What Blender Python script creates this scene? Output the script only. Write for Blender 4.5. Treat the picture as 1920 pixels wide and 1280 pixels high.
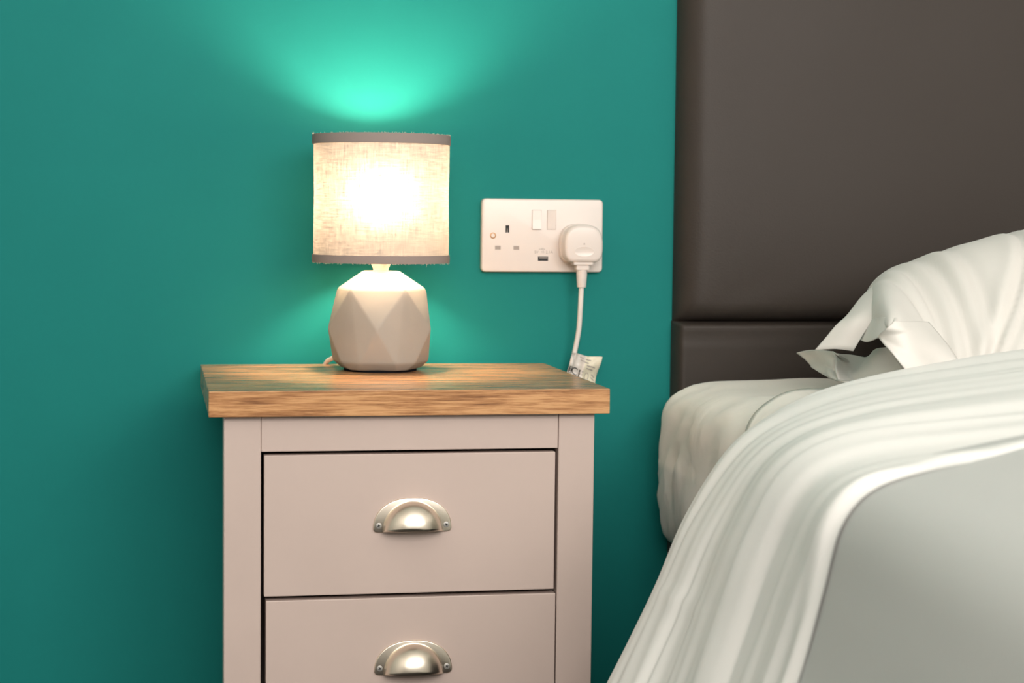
import bpy, bmesh, math, random, heapq
from mathutils import Vector, Matrix, noise

for o in list(bpy.data.objects):
    bpy.data.objects.remove(o, do_unlink=True)
scene = bpy.context.scene
COL = scene.collection
PI = math.pi

# ------------------------------------------------------------------ camera
F_PX, YAW, PITCH, ROLL = 3488.76, 0.18941, 0.06751, 0.01085
CAM = Vector((-0.27727, -2.16429, 0.78319))
_fw = Vector((math.sin(YAW)*math.cos(PITCH), math.cos(YAW)*math.cos(PITCH), -math.sin(PITCH)))
_rt = Vector((math.cos(YAW), -math.sin(YAW), 0))
_up = _rt.cross(_fw)
RT = math.cos(ROLL)*_rt + math.sin(ROLL)*_up
UP = -math.sin(ROLL)*_rt + math.cos(ROLL)*_up
cam_d = bpy.data.cameras.new('camera')
cam = bpy.data.objects.new('camera', cam_d)
COL.objects.link(cam)
cam_d.sensor_fit = 'HORIZONTAL'
cam_d.sensor_width = 36.0
cam_d.lens = F_PX/1920*36.0
cam_d.clip_start = 0.02
cam.matrix_world = Matrix(((RT.x, UP.x, -_fw.x, CAM.x), (RT.y, UP.y, -_fw.y, CAM.y), (RT.z, UP.z, -_fw.z, CAM.z), (0, 0, 0, 1)))
cam_d.dof.use_dof = True
cam_d.dof.focus_distance = 1.94
cam_d.dof.aperture_fstop = 6.3
scene.camera = cam

# ------------------------------------------------------------------ world, exposure
world = bpy.data.worlds.new('world')
scene.world = world
world.use_nodes = True
world.node_tree.nodes['Background'].inputs[0].default_value = (0.8, 0.85, 0.9, 1)
world.node_tree.nodes['Background'].inputs[1].default_value = 0.3
vs = scene.view_settings
vs.view_transform = 'Standard'
vs.look = 'None'
vs.exposure = 0.0
vs.gamma = 1.0
vs.use_curve_mapping = False
BULB_STRENGTH = 325.0
BULB_COLOR = (1.0, 0.77, 0.54)
# room light: area light at an added, unseen window facing the bed
WIN = (-0.95, 1.60, 1.15, 2.25)                # x0, x1, z0, z1
win_d = bpy.data.lights.new('added_window_light', 'AREA')
win_d.shape = 'RECTANGLE'
win_d.size, win_d.size_y = WIN[1]-WIN[0]-0.08, WIN[3]-WIN[2]-0.08
win_d.energy = 88.0
win_d.color = (1.0, 0.94, 0.885)
win_l = bpy.data.objects.new('added_window_light', win_d)
COL.objects.link(win_l)
win_l.location = ((WIN[0]+WIN[1])/2, -3.23, (WIN[2]+WIN[3])/2)
win_l.rotation_euler = (math.radians(90), 0, 0)


def ray_y(u, v, y):
    """the point on the plane y = const seen at photo pixel (u, v)"""
    d = _fw + (u-960)/F_PX*RT - (v-640)/F_PX*UP
    t = (y-CAM.y)/d.y
    return CAM + t*d


def ray_z(u, v, z):
    d = _fw + (u-960)/F_PX*RT - (v-640)/F_PX*UP
    return CAM + (z-CAM.z)/d.z*d


# ------------------------------------------------------------------ materials
def new_mat(name):
    m = bpy.data.materials.new(name)
    m.use_nodes = True
    nt = m.node_tree
    return m, nt, nt.nodes['Principled BSDF']


def node(nt, kind, **kw):
    n = nt.nodes.new(kind)
    for k, v in kw.items():
        if k.startswith('i_'):
            key = k[2:].replace('_', ' ')
            n.inputs[key].default_value = v
        else:
            setattr(n, k, v)
    return n


def ramp(nt, stops):
    n = nt.nodes.new('ShaderNodeValToRGB')
    el = n.color_ramp.elements
    while len(el) < len(stops):
        el.new(0.5)
    for e, (p, c) in zip(el, stops):
        e.position = p
        e.color = (c[0], c[1], c[2], 1)
    return n


def coords(nt, scale=(1, 1, 1), rot=(0, 0, 0), out='Object'):
    tc = nt.nodes.new('ShaderNodeTexCoord')
    mp = nt.nodes.new('ShaderNodeMapping')
    mp.inputs['Scale'].default_value = scale
    mp.inputs['Rotation'].default_value = rot
    nt.links.new(tc.outputs[out], mp.inputs['Vector'])
    return mp.outputs['Vector']


def add_bump(nt, b, height, strength, dist, normal=None):
    n = nt.nodes.new('ShaderNodeBump')
    n.inputs['Strength'].default_value = strength
    n.inputs['Distance'].default_value = dist
    nt.links.new(height, n.inputs['Height'])
    if normal is not None:
        nt.links.new(normal, n.inputs['Normal'])
    nt.links.new(n.outputs['Normal'], b.inputs['Normal'])
    return n.outputs['Normal']


def plain(name, col, rough=0.5, metal=0.0, spec=0.5, bump=None, var=None):
    m, nt, b = new_mat(name)
    b.inputs['Base Color'].default_value = (*col, 1)
    b.inputs['Roughness'].default_value = rough
    b.inputs['Metallic'].default_value = metal
    b.inputs['Specular IOR Level'].default_value = spec
    if var:
        sc, amt = var
        nz = node(nt, 'ShaderNodeTexNoise', i_Scale=sc, i_Detail=4.0)
        nt.links.new(coords(nt), nz.inputs['Vector'])
        r = ramp(nt, [(0.3, [c*(1-amt) for c in col]), (0.7, [min(1, c*(1+amt)) for c in col])])
        nt.links.new(nz.outputs['Fac'], r.inputs[0])
        nt.links.new(r.outputs[0], b.inputs['Base Color'])
    if bump:
        sc, st, di = bump
        nz = node(nt, 'ShaderNodeTexNoise', i_Scale=sc, i_Detail=3.0)
        nt.links.new(coords(nt), nz.inputs['Vector'])
        add_bump(nt, b, nz.outputs['Fac'], st, di)
    return m


def mat_wall_paint():
    m, nt, b = new_mat('teal_paint')
    v = coords(nt)
    nz = node(nt, 'ShaderNodeTexNoise', i_Scale=2.2, i_Detail=6.0, i_Roughness=0.6)
    nt.links.new(v, nz.inputs['Vector'])
    r = ramp(nt, [(0.3, (0.008, 0.186, 0.172)), (0.7, (0.010, 0.206, 0.190))])
    nt.links.new(nz.outputs['Fac'], r.inputs[0])
    # sparse paint flecks
    vo = node(nt, 'ShaderNodeTexVoronoi', i_Scale=9.0)
    nt.links.new(v, vo.inputs['Vector'])
    lt = node(nt, 'ShaderNodeMath', operation='LESS_THAN')
    lt.inputs[1].default_value = 0.016
    nt.links.new(vo.outputs['Distance'], lt.inputs[0])
    mx = node(nt, 'ShaderNodeMix', data_type='RGBA')
    nt.links.new(lt.outputs[0], mx.inputs[0])
    nt.links.new(r.outputs[0], mx.inputs[6])
    mx.inputs[7].default_value = (0.12, 0.30, 0.25, 1)
    nt.links.new(mx.outputs[2], b.inputs['Base Color'])
    b.inputs['Roughness'].default_value = 0.62
    b.inputs['Specular IOR Level'].default_value = 0.12
    st = node(nt, 'ShaderNodeTexNoise', i_Scale=60.0, i_Detail=3.0)
    nt.links.new(coords(nt, (1, 1, 0.35)), st.inputs['Vector'])
    add_bump(nt, b, st.outputs['Fac'], 0.12, 0.002)
    return m


def mat_oak():
    m, nt, b = new_mat('oak_wood')
    v = coords(nt, (2.6, 22, 34))
    n1 = node(nt, 'ShaderNodeTexNoise', i_Scale=3.2, i_Detail=7.0, i_Roughness=0.62, i_Distortion=0.7)
    nt.links.new(v, n1.inputs['Vector'])
    v2 = coords(nt, (9, 130, 170))
    n2 = node(nt, 'ShaderNodeTexNoise', i_Scale=3.0, i_Detail=4.0, i_Roughness=0.6)
    nt.links.new(v2, n2.inputs['Vector'])
    mixf = node(nt, 'ShaderNodeMath', operation='MULTIPLY_ADD')
    nt.links.new(n2.outputs['Fac'], mixf.inputs[0])
    mixf.inputs[1].default_value = 0.9
    nt.links.new(n1.outputs['Fac'], mixf.inputs[2])
    r = ramp(nt, [(0.66, (0.205, 0.085, 0.032)), (0.82, (0.40, 0.190, 0.078)), (0.96, (0.57, 0.300, 0.132)), (1.0, (0.62, 0.34, 0.155))])
    sc_ = node(nt, 'ShaderNodeMath', operation='MULTIPLY')
    sc_.inputs[1].default_value = 0.92
    nt.links.new(mixf.outputs[0], sc_.inputs[0])
    nt.links.new(sc_.outputs[0], r.inputs[0])
    nt.links.new(r.outputs[0], b.inputs['Base Color'])
    b.inputs['Roughness'].default_value = 0.25
    b.inputs['Specular IOR Level'].default_value = 0.6
    add_bump(nt, b, mixf.outputs[0], 0.12, 0.0012)
    return m


def mat_leather():
    m, nt, b = new_mat('brown_leather')
    v = coords(nt)
    b.inputs['Base Color'].default_value = (0.040, 0.032, 0.027, 1)
    b.inputs['Roughness'].default_value = 0.5
    b.inputs['Specular IOR Level'].default_value = 0.28
    vo = node(nt, 'ShaderNodeTexVoronoi', i_Scale=520.0, feature='SMOOTH_F1')
    nt.links.new(v, vo.inputs['Vector'])
    n1 = add_bump(nt, b, vo.outputs['Distance'], 0.16, 0.0008)
    nz = node(nt, 'ShaderNodeTexNoise', i_Scale=14.0, i_Detail=3.0)
    nt.links.new(v, nz.inputs['Vector'])
    add_bump(nt, b, nz.outputs['Fac'], 0.05, 0.004, n1)
    return m


def mat_linen(name, col, scale=5.0, strength=0.25):
    m, nt, b = new_mat(name)
    b.inputs['Base Color'].default_value = (*col, 1)
    b.inputs['Roughness'].default_value = 0.75
    b.inputs['Specular IOR Level'].default_value = 0.25
    b.inputs['Sheen Weight'].default_value = 0.15
    v = coords(nt)
    nz = node(nt, 'ShaderNodeTexNoise', i_Scale=scale, i_Detail=3.0, i_Distortion=1.2)
    nt.links.new(v, nz.inputs['Vector'])
    n1 = add_bump(nt, b, nz.outputs['Fac'], strength, 0.01)
    w = node(nt, 'ShaderNodeTexNoise', i_Scale=900.0, i_Detail=1.0)
    nt.links.new(v, w.inputs['Vector'])
    add_bump(nt, b, w.outputs['Fac'], 0.06, 0.0005, n1)
    return m


def mat_shade():
    m, nt, b = new_mat('shade_linen')
    nt.nodes.remove(b)
    out = nt.nodes['Material Output']
    tc = nt.nodes.new('ShaderNodeTexCoord')
    # weave: threads run round the drum (u) and up it (v), from the UV map in metres
    def threads(sc):
        mp = nt.nodes.new('ShaderNodeMapping')
        mp.inputs['Scale'].default_value = sc
        nt.links.new(tc.outputs['UV'], mp.inputs['Vector'])
        n = node(nt, 'ShaderNodeTexNoise', i_Scale=1.0, i_Detail=3.0, i_Roughness=0.65)
        nt.links.new(mp.outputs['Vector'], n.inputs['Vector'])
        return n.outputs['Fac']
    a = threads((45, 620, 1))
    c = threads((620, 45, 1))
    ad = node(nt, 'ShaderNodeMath', operation='ADD')
    nt.links.new(a, ad.inputs[0])
    nt.links.new(c, ad.inputs[1])
    mr = node(nt, 'ShaderNodeMapRange')
    mr.inputs['From Min'].default_value = 0.72
    mr.inputs['From Max'].default_value = 1.28
    mr.inputs['To Min'].default_value = 0.30
    mr.inputs['To Max'].default_value = 1.65
    nt.links.new(ad.outputs[0], mr.inputs['Value'])
    mul = node(nt, 'ShaderNodeMix', data_type='RGBA', blend_type='MULTIPLY')
    mul.inputs[0].default_value = 1.0
    mul.inputs[6].default_value = (0.0285, 0.0243, 0.0205, 1)
    nt.links.new(mr.outputs[0], mul.inputs[7])
    tr = nt.nodes.new('ShaderNodeBsdfTranslucent')
    nt.links.new(mul.outputs[2], tr.inputs['Color'])
    df = nt.nodes.new('ShaderNodeBsdfDiffuse')
    df.inputs['Color'].default_value = (0.42, 0.37, 0.32, 1)
    add = nt.nodes.new('ShaderNodeAddShader')
    nt.links.new(tr.outputs[0], add.inputs[0])
    nt.links.new(df.outputs[0], add.inputs[1])
    # the open weave also passes some light nearly straight on
    rf = nt.nodes.new('ShaderNodeBsdfRefraction')
    rf.inputs['Roughness'].default_value = 0.9
    rf.inputs['IOR'].default_value = 1.5
    mul2 = node(nt, 'ShaderNodeMix', data_type='RGBA', blend_type='MULTIPLY')
    mul2.inputs[0].default_value = 1.0
    mul2.inputs[6].default_value = (0.0145, 0.0130, 0.0115, 1)
    nt.links.new(mr.outputs[0], mul2.inputs[7])
    nt.links.new(mul2.outputs[2], rf.inputs['Color'])
    add2 = nt.nodes.new('ShaderNodeAddShader')
    nt.links.new(add.outputs[0], add2.inputs[0])
    nt.links.new(rf.outputs[0], add2.inputs[1])
    nt.links.new(add2.outputs[0], out.inputs['Surface'])
    return m


def mat_translucent(name, col, tcol):
    m, nt, b = new_mat(name)
    nt.nodes.remove(b)
    out = nt.nodes['Material Output']
    tr = nt.nodes.new('ShaderNodeBsdfTranslucent')
    tr.inputs['Color'].default_value = (*tcol, 1)
    df = nt.nodes.new('ShaderNodeBsdfDiffuse')
    df.inputs['Color'].default_value = (*col, 1)
    add = nt.nodes.new('ShaderNodeAddShader')
    nt.links.new(tr.outputs[0], add.inputs[0])
    nt.links.new(df.outputs[0], add.inputs[1])
    nt.links.new(add.outputs[0], out.inputs['Surface'])
    return m


def mat_emit(name, col, s):
    m, nt, b = new_mat(name)
    b.inputs['Base Color'].default_value = (0.8, 0.8, 0.8, 1)
    b.inputs['Emission Color'].default_value = (*col, 1)
    b.inputs['Emission Strength'].default_value = s
    return m


M = {
    'teal': mat_wall_paint(),
    'white_wall': plain('white_wall_paint', (0.76, 0.74, 0.70), 0.7, bump=(80, 0.1, 0.002)),
    'ceiling': plain('ceiling_paint', (0.80, 0.79, 0.76), 0.8, bump=(80, 0.1, 0.002)),
    'carpet': plain('dark_carpet', (0.05, 0.045, 0.042), 0.95, spec=0.1, bump=(300, 0.6, 0.004), var=(60, 0.3)),
    'skirting': plain('skirting_gloss', (0.62, 0.60, 0.57), 0.35, bump=(30, 0.05, 0.001)),
    'oak': mat_oak(),
    'paint': plain('grey_beige_paint', (0.545, 0.440, 0.395), 0.42, spec=0.4, bump=(45, 0.05, 0.001), var=(7, 0.03)),
    'nickel': plain('brushed_nickel', (0.83, 0.74, 0.63), 0.28, 1.0, bump=(35, 0.05, 0.001)),
    'steel': plain('screw_steel', (0.40, 0.39, 0.37), 0.5, 0.6, bump=(400, 0.1, 0.0003)),
    'brass': plain('screw_brass', (0.42, 0.22, 0.09), 0.45, 0.6, bump=(400, 0.1, 0.0003)),
    'dark': plain('dark_recess', (0.006, 0.006, 0.007), 0.6, bump=(400, 0.05, 0.0003)),
    'shutter': plain('shutter_plastic', (0.34, 0.29, 0.26), 0.5, bump=(300, 0.05, 0.0003)),
    'plastic': plain('white_plastic', (0.72, 0.65, 0.605), 0.28, spec=0.5, bump=(120, 0.02, 0.0005)),
    'print': plain('grey_print', (0.33, 0.29, 0.27), 0.6, bump=(300, 0.02, 0.0003)),
    'black_print': plain('black_print', (0.03, 0.03, 0.03), 0.6, bump=(300, 0.02, 0.0003)),
    'label': plain('label_foil', (0.66, 0.62, 0.57), 0.3, 0.0, 0.6, bump=(90, 0.3, 0.002), var=(70, 0.16)),
    'label_pale': plain('label_paper', (0.80, 0.74, 0.58), 0.4, bump=(90, 0.3, 0.002), var=(80, 0.12)),
    'cord': plain('white_cord', (0.76, 0.71, 0.67), 0.4, bump=(200, 0.03, 0.0005)),
    'ceramic': plain('matt_ceramic', (0.355, 0.33, 0.29), 0.55, spec=0.35, bump=(220, 0.05, 0.0006), var=(25, 0.03)),
    'felt': plain('black_felt', (0.008, 0.008, 0.010), 0.95, spec=0.05, bump=(500, 0.3, 0.0006)),
    'holder': plain('lampholder_plastic', (0.80, 0.77, 0.70), 0.4, bump=(200, 0.03, 0.0005)),
    'shade': mat_shade(),
    'trim': mat_translucent('shade_trim_tape', (0.30, 0.25, 0.23), (0.022, 0.014, 0.009)),
    'thread': mat_translucent('frayed_thread', (0.70, 0.62, 0.52), (0.2, 0.17, 0.13)),
    'wire': plain('painted_wire', (0.45, 0.43, 0.40), 0.5, bump=(200, 0.05, 0.0005)),
    'bulb': mat_emit('frosted_bulb', BULB_COLOR, BULB_STRENGTH),
    'leather': mat_leather(),
    'sheet': mat_linen('sheet_cotton', (0.90, 0.865, 0.80), 9.0, 0.35),
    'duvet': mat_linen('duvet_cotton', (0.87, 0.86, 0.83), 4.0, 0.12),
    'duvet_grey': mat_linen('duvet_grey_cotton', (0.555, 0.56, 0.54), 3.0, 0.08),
    'pillow': mat_linen('pillow_cotton', (0.74, 0.715, 0.675), 7.0, 0.15),
    'divan': plain('divan_fabric', (0.05, 0.045, 0.042), 0.9, spec=0.2, bump=(250, 0.3, 0.001)),
}


# ------------------------------------------------------------------ mesh helpers
def tag(o, label=None, cat=None, group=None, kind=None):
    if label: o['label'] = label
    if cat: o['category'] = cat
    if group: o['group'] = group
    if kind: o['kind'] = kind
    return o


def empty(name, loc, label, cat, group=None):
    o = bpy.data.objects.new(name, None)
    o.empty_display_size = 0.02
    COL.objects.link(o)
    o.location = loc
    return tag(o, label, cat, group)


def link(name, me, mat, parent=None, smooth=False):
    me.materials.clear()
    me.materials.append(mat)
    o = bpy.data.objects.new(name, me)
    COL.objects.link(o)
    if smooth:
        me.polygons.foreach_set('use_smooth', [True]*len(me.polygons))
    if parent is not None:
        o.parent = parent
        g = Vector((0, 0, 0))
        p = parent
        while p is not None:          # meshes are written in world coordinates
            g += p.location
            p = p.parent
        me.transform(Matrix.Translation(-g))
    return o


def from_bm(name, bm, mat, parent=None, smooth=False):
    bmesh.ops.recalc_face_normals(bm, faces=bm.faces)
    me = bpy.data.meshes.new(name)
    bm.to_mesh(me)
    bm.free()
    return link(name, me, mat, parent, smooth)


def sharp_smooth(o, ang=35):
    me = o.data
    me.polygons.foreach_set('use_smooth', [True]*len(me.polygons))
    bm = bmesh.new()
    bm.from_mesh(me)
    for e in bm.edges:
        if len(e.link_faces) == 2 and e.calc_face_angle() > math.radians(ang):
            e.smooth = False
    bm.to_mesh(me)
    bm.free()
    return o


def bm_box(bm, x0, x1, y0, y1, z0, z1, bev=0.0, seg=2):
    r = bmesh.ops.create_cube(bm, size=1.0)
    vs_ = r['verts']
    for v in vs_:
        v.co = Vector(((x0+x1)/2 + v.co.x*(x1-x0), (y0+y1)/2 + v.co.y*(y1-y0), (z0+z1)/2 + v.co.z*(z1-z0)))
    if bev > 0:
        es = list({e for v in vs_ for e in v.link_edges})
        bmesh.ops.bevel(bm, geom=es, offset=bev, segments=seg, affect='EDGES', profile=0.5)


def box(name, x0, x1, y0, y1, z0, z1, mat, parent=None, bev=0.0, seg=2):
    bm = bmesh.new()
    bm_box(bm, x0, x1, y0, y1, z0, z1, bev, seg)
    return from_bm(name, bm, mat, parent)


def grid_mesh(name, rows, mat, parent=None, smooth=True, closed_u=False, uv=None):
    """rows: list of equal-length lists of points"""
    n, m = len(rows), len(rows[0])
    verts = [tuple(p) for r in rows for p in r]
    faces = []
    for i in range(n-1):
        for j in range(m if closed_u else m-1):
            k = (j+1) % m
            faces.append((i*m+j, i*m+k, (i+1)*m+k, (i+1)*m+j))
    me = bpy.data.meshes.new(name)
    me.from_pydata(verts, [], faces)
    if uv:
        ul = me.uv_layers.new(name='UVMap')
        for pl in me.polygons:
            vi = list(pl.vertices)
            for li, v in zip(pl.loop_indices, vi):
                a, c = uv(v // m, v % m)
                if closed_u and (v % m) == 0 and any((w % m) == m-1 for w in vi):
                    a, c = uv(v // m, m)
                ul.data[li].uv = (a, c)
    me.update()
    return link(name, me, mat, parent, smooth)


def tube(name, pts, r, mat, parent=None, seg=12, cap=True):
    """smooth tube along points (Catmull-Rom resampled)"""
    P = [Vector(p) for p in pts]
    Q = []
    for i in range(len(P)-1):
        p0, p1, p2, p3 = P[max(i-1, 0)], P[i], P[i+1], P[min(i+2, len(P)-1)]
        for k in range(8):
            t = k/8
            Q.append(0.5*((2*p1) + (p2-p0)*t + (2*p0-5*p1+4*p2-p3)*t*t + (3*p1-p0-3*p2+p3)*t**3))
    Q.append(P[-1])
    rows = []
    nrm = None
    for i, q in enumerate(Q):
        t = (Q[min(i+1, len(Q)-1)] - Q[max(i-1, 0)]).normalized()
        if nrm is None:
            nrm = t.orthogonal().normalized()
        nrm = (nrm - nrm.dot(t)*t).normalized()
        b = t.cross(nrm)
        rows.append([q + r*(math.cos(2*PI*a/seg)*nrm + math.sin(2*PI*a/seg)*b) for a in range(seg)])
    return grid_mesh(name, rows, mat, parent, True, True)


def lathe(name, prof, cx, cy, mat, parent=None, seg=48, smooth=True, ang=35):
    rows = [[(cx + r*math.cos(2*PI*a/seg), cy + r*math.sin(2*PI*a/seg), z) for a in range(seg)] for r, z in prof]
    o = grid_mesh(name, rows, mat, parent, smooth, True)
    if smooth:
        sharp_smooth(o, ang)
    return o


def lathe_y(name, prof, cx, cz, mat, parent=None, seg=24):
    """profile (radius, y) turned round the y direction"""
    rows = [[(cx + r*math.cos(2*PI*a/seg), y, cz + r*math.sin(2*PI*a/seg)) for a in range(seg)] for r, y in prof]
    o = grid_mesh(name, rows, mat, parent, True, True)
    return sharp_smooth(o, 35)


def prism_y(name, outline, y0, y1, mat, parent=None, bev=0.0, seg=2, smooth=False):
    """outline: list of (x, z); extruded from y0 (wall side) to y1 (room side)"""
    bm = bmesh.new()
    vs_ = [bm.verts.new((x, y1, z)) for x, z in outline]
    f = bm.faces.new(vs_)
    r = bmesh.ops.extrude_face_region(bm, geom=[f])
    back = [g for g in r['geom'] if isinstance(g, bmesh.types.BMVert)]
    for v in back:
        v.co.y = y0
    bmesh.ops.recalc_face_normals(bm, faces=bm.faces)
    if bev > 0:
        es = [e for e in bm.edges if all(abs(v.co.y-y1) < 1e-6 for v in e.verts)]
        bmesh.ops.bevel(bm, geom=es, offset=bev, segments=seg, affect='EDGES', profile=0.5)
    o = from_bm(name, bm, mat, parent)
    if smooth:
        sharp_smooth(o, 40)
    return o


def text_mesh(body, size):
    cu = bpy.data.curves.new('lettering', 'FONT')
    cu.body = body
    cu.size = size
    cu.align_x = 'CENTER'
    cu.align_y = 'CENTER'
    cu.resolution_u = 4
    tmp = bpy.data.objects.new('lettering_tmp', cu)
    COL.objects.link(tmp)
    dg = bpy.context.evaluated_depsgraph_get()
    me = bpy.data.meshes.new_from_object(tmp.evaluated_get(dg))
    bpy.data.objects.remove(tmp, do_unlink=True)
    bpy.data.curves.remove(cu)
    return me


def cr(vals, t):
    """Catmull-Rom through a list of equal-spaced values (floats or vectors), t in 0..len-1"""
    i = min(int(t), len(vals)-2)
    f = t-i
    p0, p1, p2, p3 = vals[max(i-1, 0)], vals[i], vals[i+1], vals[min(i+2, len(vals)-1)]
    return 0.5*((2*p1) + (p2-p0)*f + (2*p0-5*p1+4*p2-p3)*(f*f) + (3*p1-p0-3*p2+p3)*(f**3))


def resample(pts, n):
    """n points evenly spaced along a smooth curve through pts"""
    P = [Vector(p) for p in pts]
    fine = [cr(P, k*(len(P)-1)/400) for k in range(401)]
    L = [0]
    for a, b in zip(fine, fine[1:]):
        L.append(L[-1] + (b-a).length)
    out, j = [], 0
    for k in range(n):
        s = L[-1]*k/(n-1)
        while j < 399 and L[j+1] < s:
            j += 1
        d = L[j+1]-L[j]
        out.append(fine[j].lerp(fine[j+1], 0 if d < 1e-9 else (s-L[j])/d))
    return out


def sstep(a, b, x):
    t = max(0.0, min(1.0, (x-a)/(b-a)))
    return t*t*(3-2*t)


def grid_normals(rows, flip=False):
    n, m = len(rows), len(rows[0])
    N = []
    for i in range(n):
        r = []
        for j in range(m):
            du = rows[i][min(j+1, m-1)] - rows[i][max(j-1, 0)]
            dv = rows[min(i+1, n-1)][j] - rows[max(i-1, 0)][j]
            q = du.cross(dv)
            if flip:
                q = -q
            r.append(q.normalized() if q.length > 1e-12 else Vector((0, 0, 1)))
        N.append(r)
    return N


# ------------------------------------------------------------------ the room
RX0, RX1, RY0, RH = -1.5, 2.3, -3.2, 2.4
tag(box('wall_back', RX0-0.1, RX1+0.1, 0.0, 0.1, 0, RH, M['teal']), 'teal painted wall behind the bedside table and headboard', kind='structure')
tag(box('wall_left', RX0-0.1, RX0, RY0, 0.0, 0, RH, M['white_wall']), 'pale left side wall', kind='structure')
tag(box('wall_right', RX1, RX1+0.1, RY0, 0.0, 0, RH, M['white_wall']), 'pale right side wall', kind='structure')
bm = bmesh.new()
for (a, b, c, d) in ((RX0-0.1, WIN[0], 0, RH), (WIN[1], RX1+0.1, 0, RH), (WIN[0], WIN[1], 0, WIN[2]), (WIN[0], WIN[1], WIN[3], RH)):
    bm_box(bm, a, b, RY0-0.1, RY0, c, d)
tag(from_bm('wall_front', bm, M['white_wall']), 'pale wall facing the bed', kind='structure')
tag(box('floor', RX0-0.1, RX1+0.1, RY0-0.1, 0.1, -0.1, 0, M['carpet']), 'dark carpet floor', kind='structure')
tag(box('ceiling', RX0-0.1, RX1+0.1, RY0-0.1, 0.1, RH, RH+0.1, M['ceiling']), 'white ceiling', kind='structure')
tag(prism_y('baseboard_back', [(RX0, 0), (RX1, 0), (RX1, 0.09), (RX0, 0.09)], 0, -0.014, M['skirting'], None, 0.004), 'white skirting board', kind='structure')

# ------------------------------------------------------------------ added window (unseen, behind the camera, put in for the room light)
wn = tag(bpy.data.objects.new('added_window_1', None), 'added unseen white framed window in the wall facing the bed', kind='structure')
COL.objects.link(wn)
wn.location = ((WIN[0]+WIN[1])/2, RY0, WIN[2])
for (a, b, c, d) in ((WIN[0], WIN[1], WIN[2], WIN[2]+0.04), (WIN[0], WIN[1], WIN[3]-0.04, WIN[3]), (WIN[0], WIN[0]+0.04, WIN[2]+0.04, WIN[3]-0.04), (WIN[1]-0.04, WIN[1], WIN[2]+0.04, WIN[3]-0.04), ((WIN[0]+WIN[1])/2-0.025, (WIN[0]+WIN[1])/2+0.025, WIN[2]+0.04, WIN[3]-0.04)):
    box('added_window_frame', a, b, RY0-0.03, RY0+0.02, c, d, M['skirting'], wn, 0.004)
box('added_window_sill', WIN[0]-0.05, WIN[1]+0.05, RY0-0.03, RY0+0.12, WIN[2]-0.03, WIN[2], M['skirting'], wn, 0.006)

# ------------------------------------------------------------------ bedside table
TX0, TX1, TYB, TYF, TZ, TT = -0.2275, 0.1728, -0.0200, -0.3458, 0.61, 0.0253
FY = -0.3338                                  # front plane of the posts
ns = empty('bedside_table', ((TX0+TX1)/2, (TYB+TYF)/2, 0), 'grey beige painted bedside table with oak top and cup-handled drawers', 'bedside table')
box('table_top', TX0, TX1, TYF, TYB, TZ-TT, TZ, M['oak'], ns, 0.0008, 2)['label'] = 'oak wood top with visible grain'
ZU = TZ-TT
PL0, PL1, PR0, PR1 = -0.2125, -0.1762, 0.1228, 0.1600
for (a, b_) in ((PL0, PL1), (PR0, PR1)):
    box('corner_post', a, b_, FY, FY+0.035, 0, ZU, M['paint'], ns, 0.0012)
for (a, b_) in ((PL0+0.014, PL1), (PR0, PR1-0.014)):
    box('corner_post', a, b_, TYB-0.045, TYB-0.010, 0, ZU, M['paint'], ns, 0.0012)
for (a, b_) in ((PL0+0.015, PL0+0.027), (PR1-0.027, PR1-0.015)):
    box('side_panel', a, b_, FY+0.034, TYB-0.044, 0.05, ZU, M['paint'], ns)
box('back_panel', PL1-0.002, PR0+0.002, TYB-0.022, TYB-0.016, 0.05, ZU, M['paint'], ns)
box('top_rail', PL1+0.0002, PR0-0.0006, FY+0.0004, FY+0.020, 0.5488, ZU, M['paint'], ns, 0.0008)
box('bottom_rail', PL1+0.0002, PR0-0.0006, FY+0.0004, FY+0.020, 0.055, 0.1125, M['paint'], ns, 0.0008)


def cup_outline():
    """outline of the flange: flat bottom, rounded ears, an arched top; (x, z) about the bottom centre"""
    pts = []
    for k in range(0, 33):
        th = PI*k/32
        c, s = math.cos(th), math.sin(th)
        pts.append((0.0395*math.copysign(abs(c)**0.86, c), 0.0035 + 0.0310*(abs(s)**0.92)))
    left = [(-0.0393, 0.0030), (-0.0378, 0.0008), (-0.0345, 0.0), (0.0345, 0.0), (0.0378, 0.0008), (0.0393, 0.0030)]
    return pts + left


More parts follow.
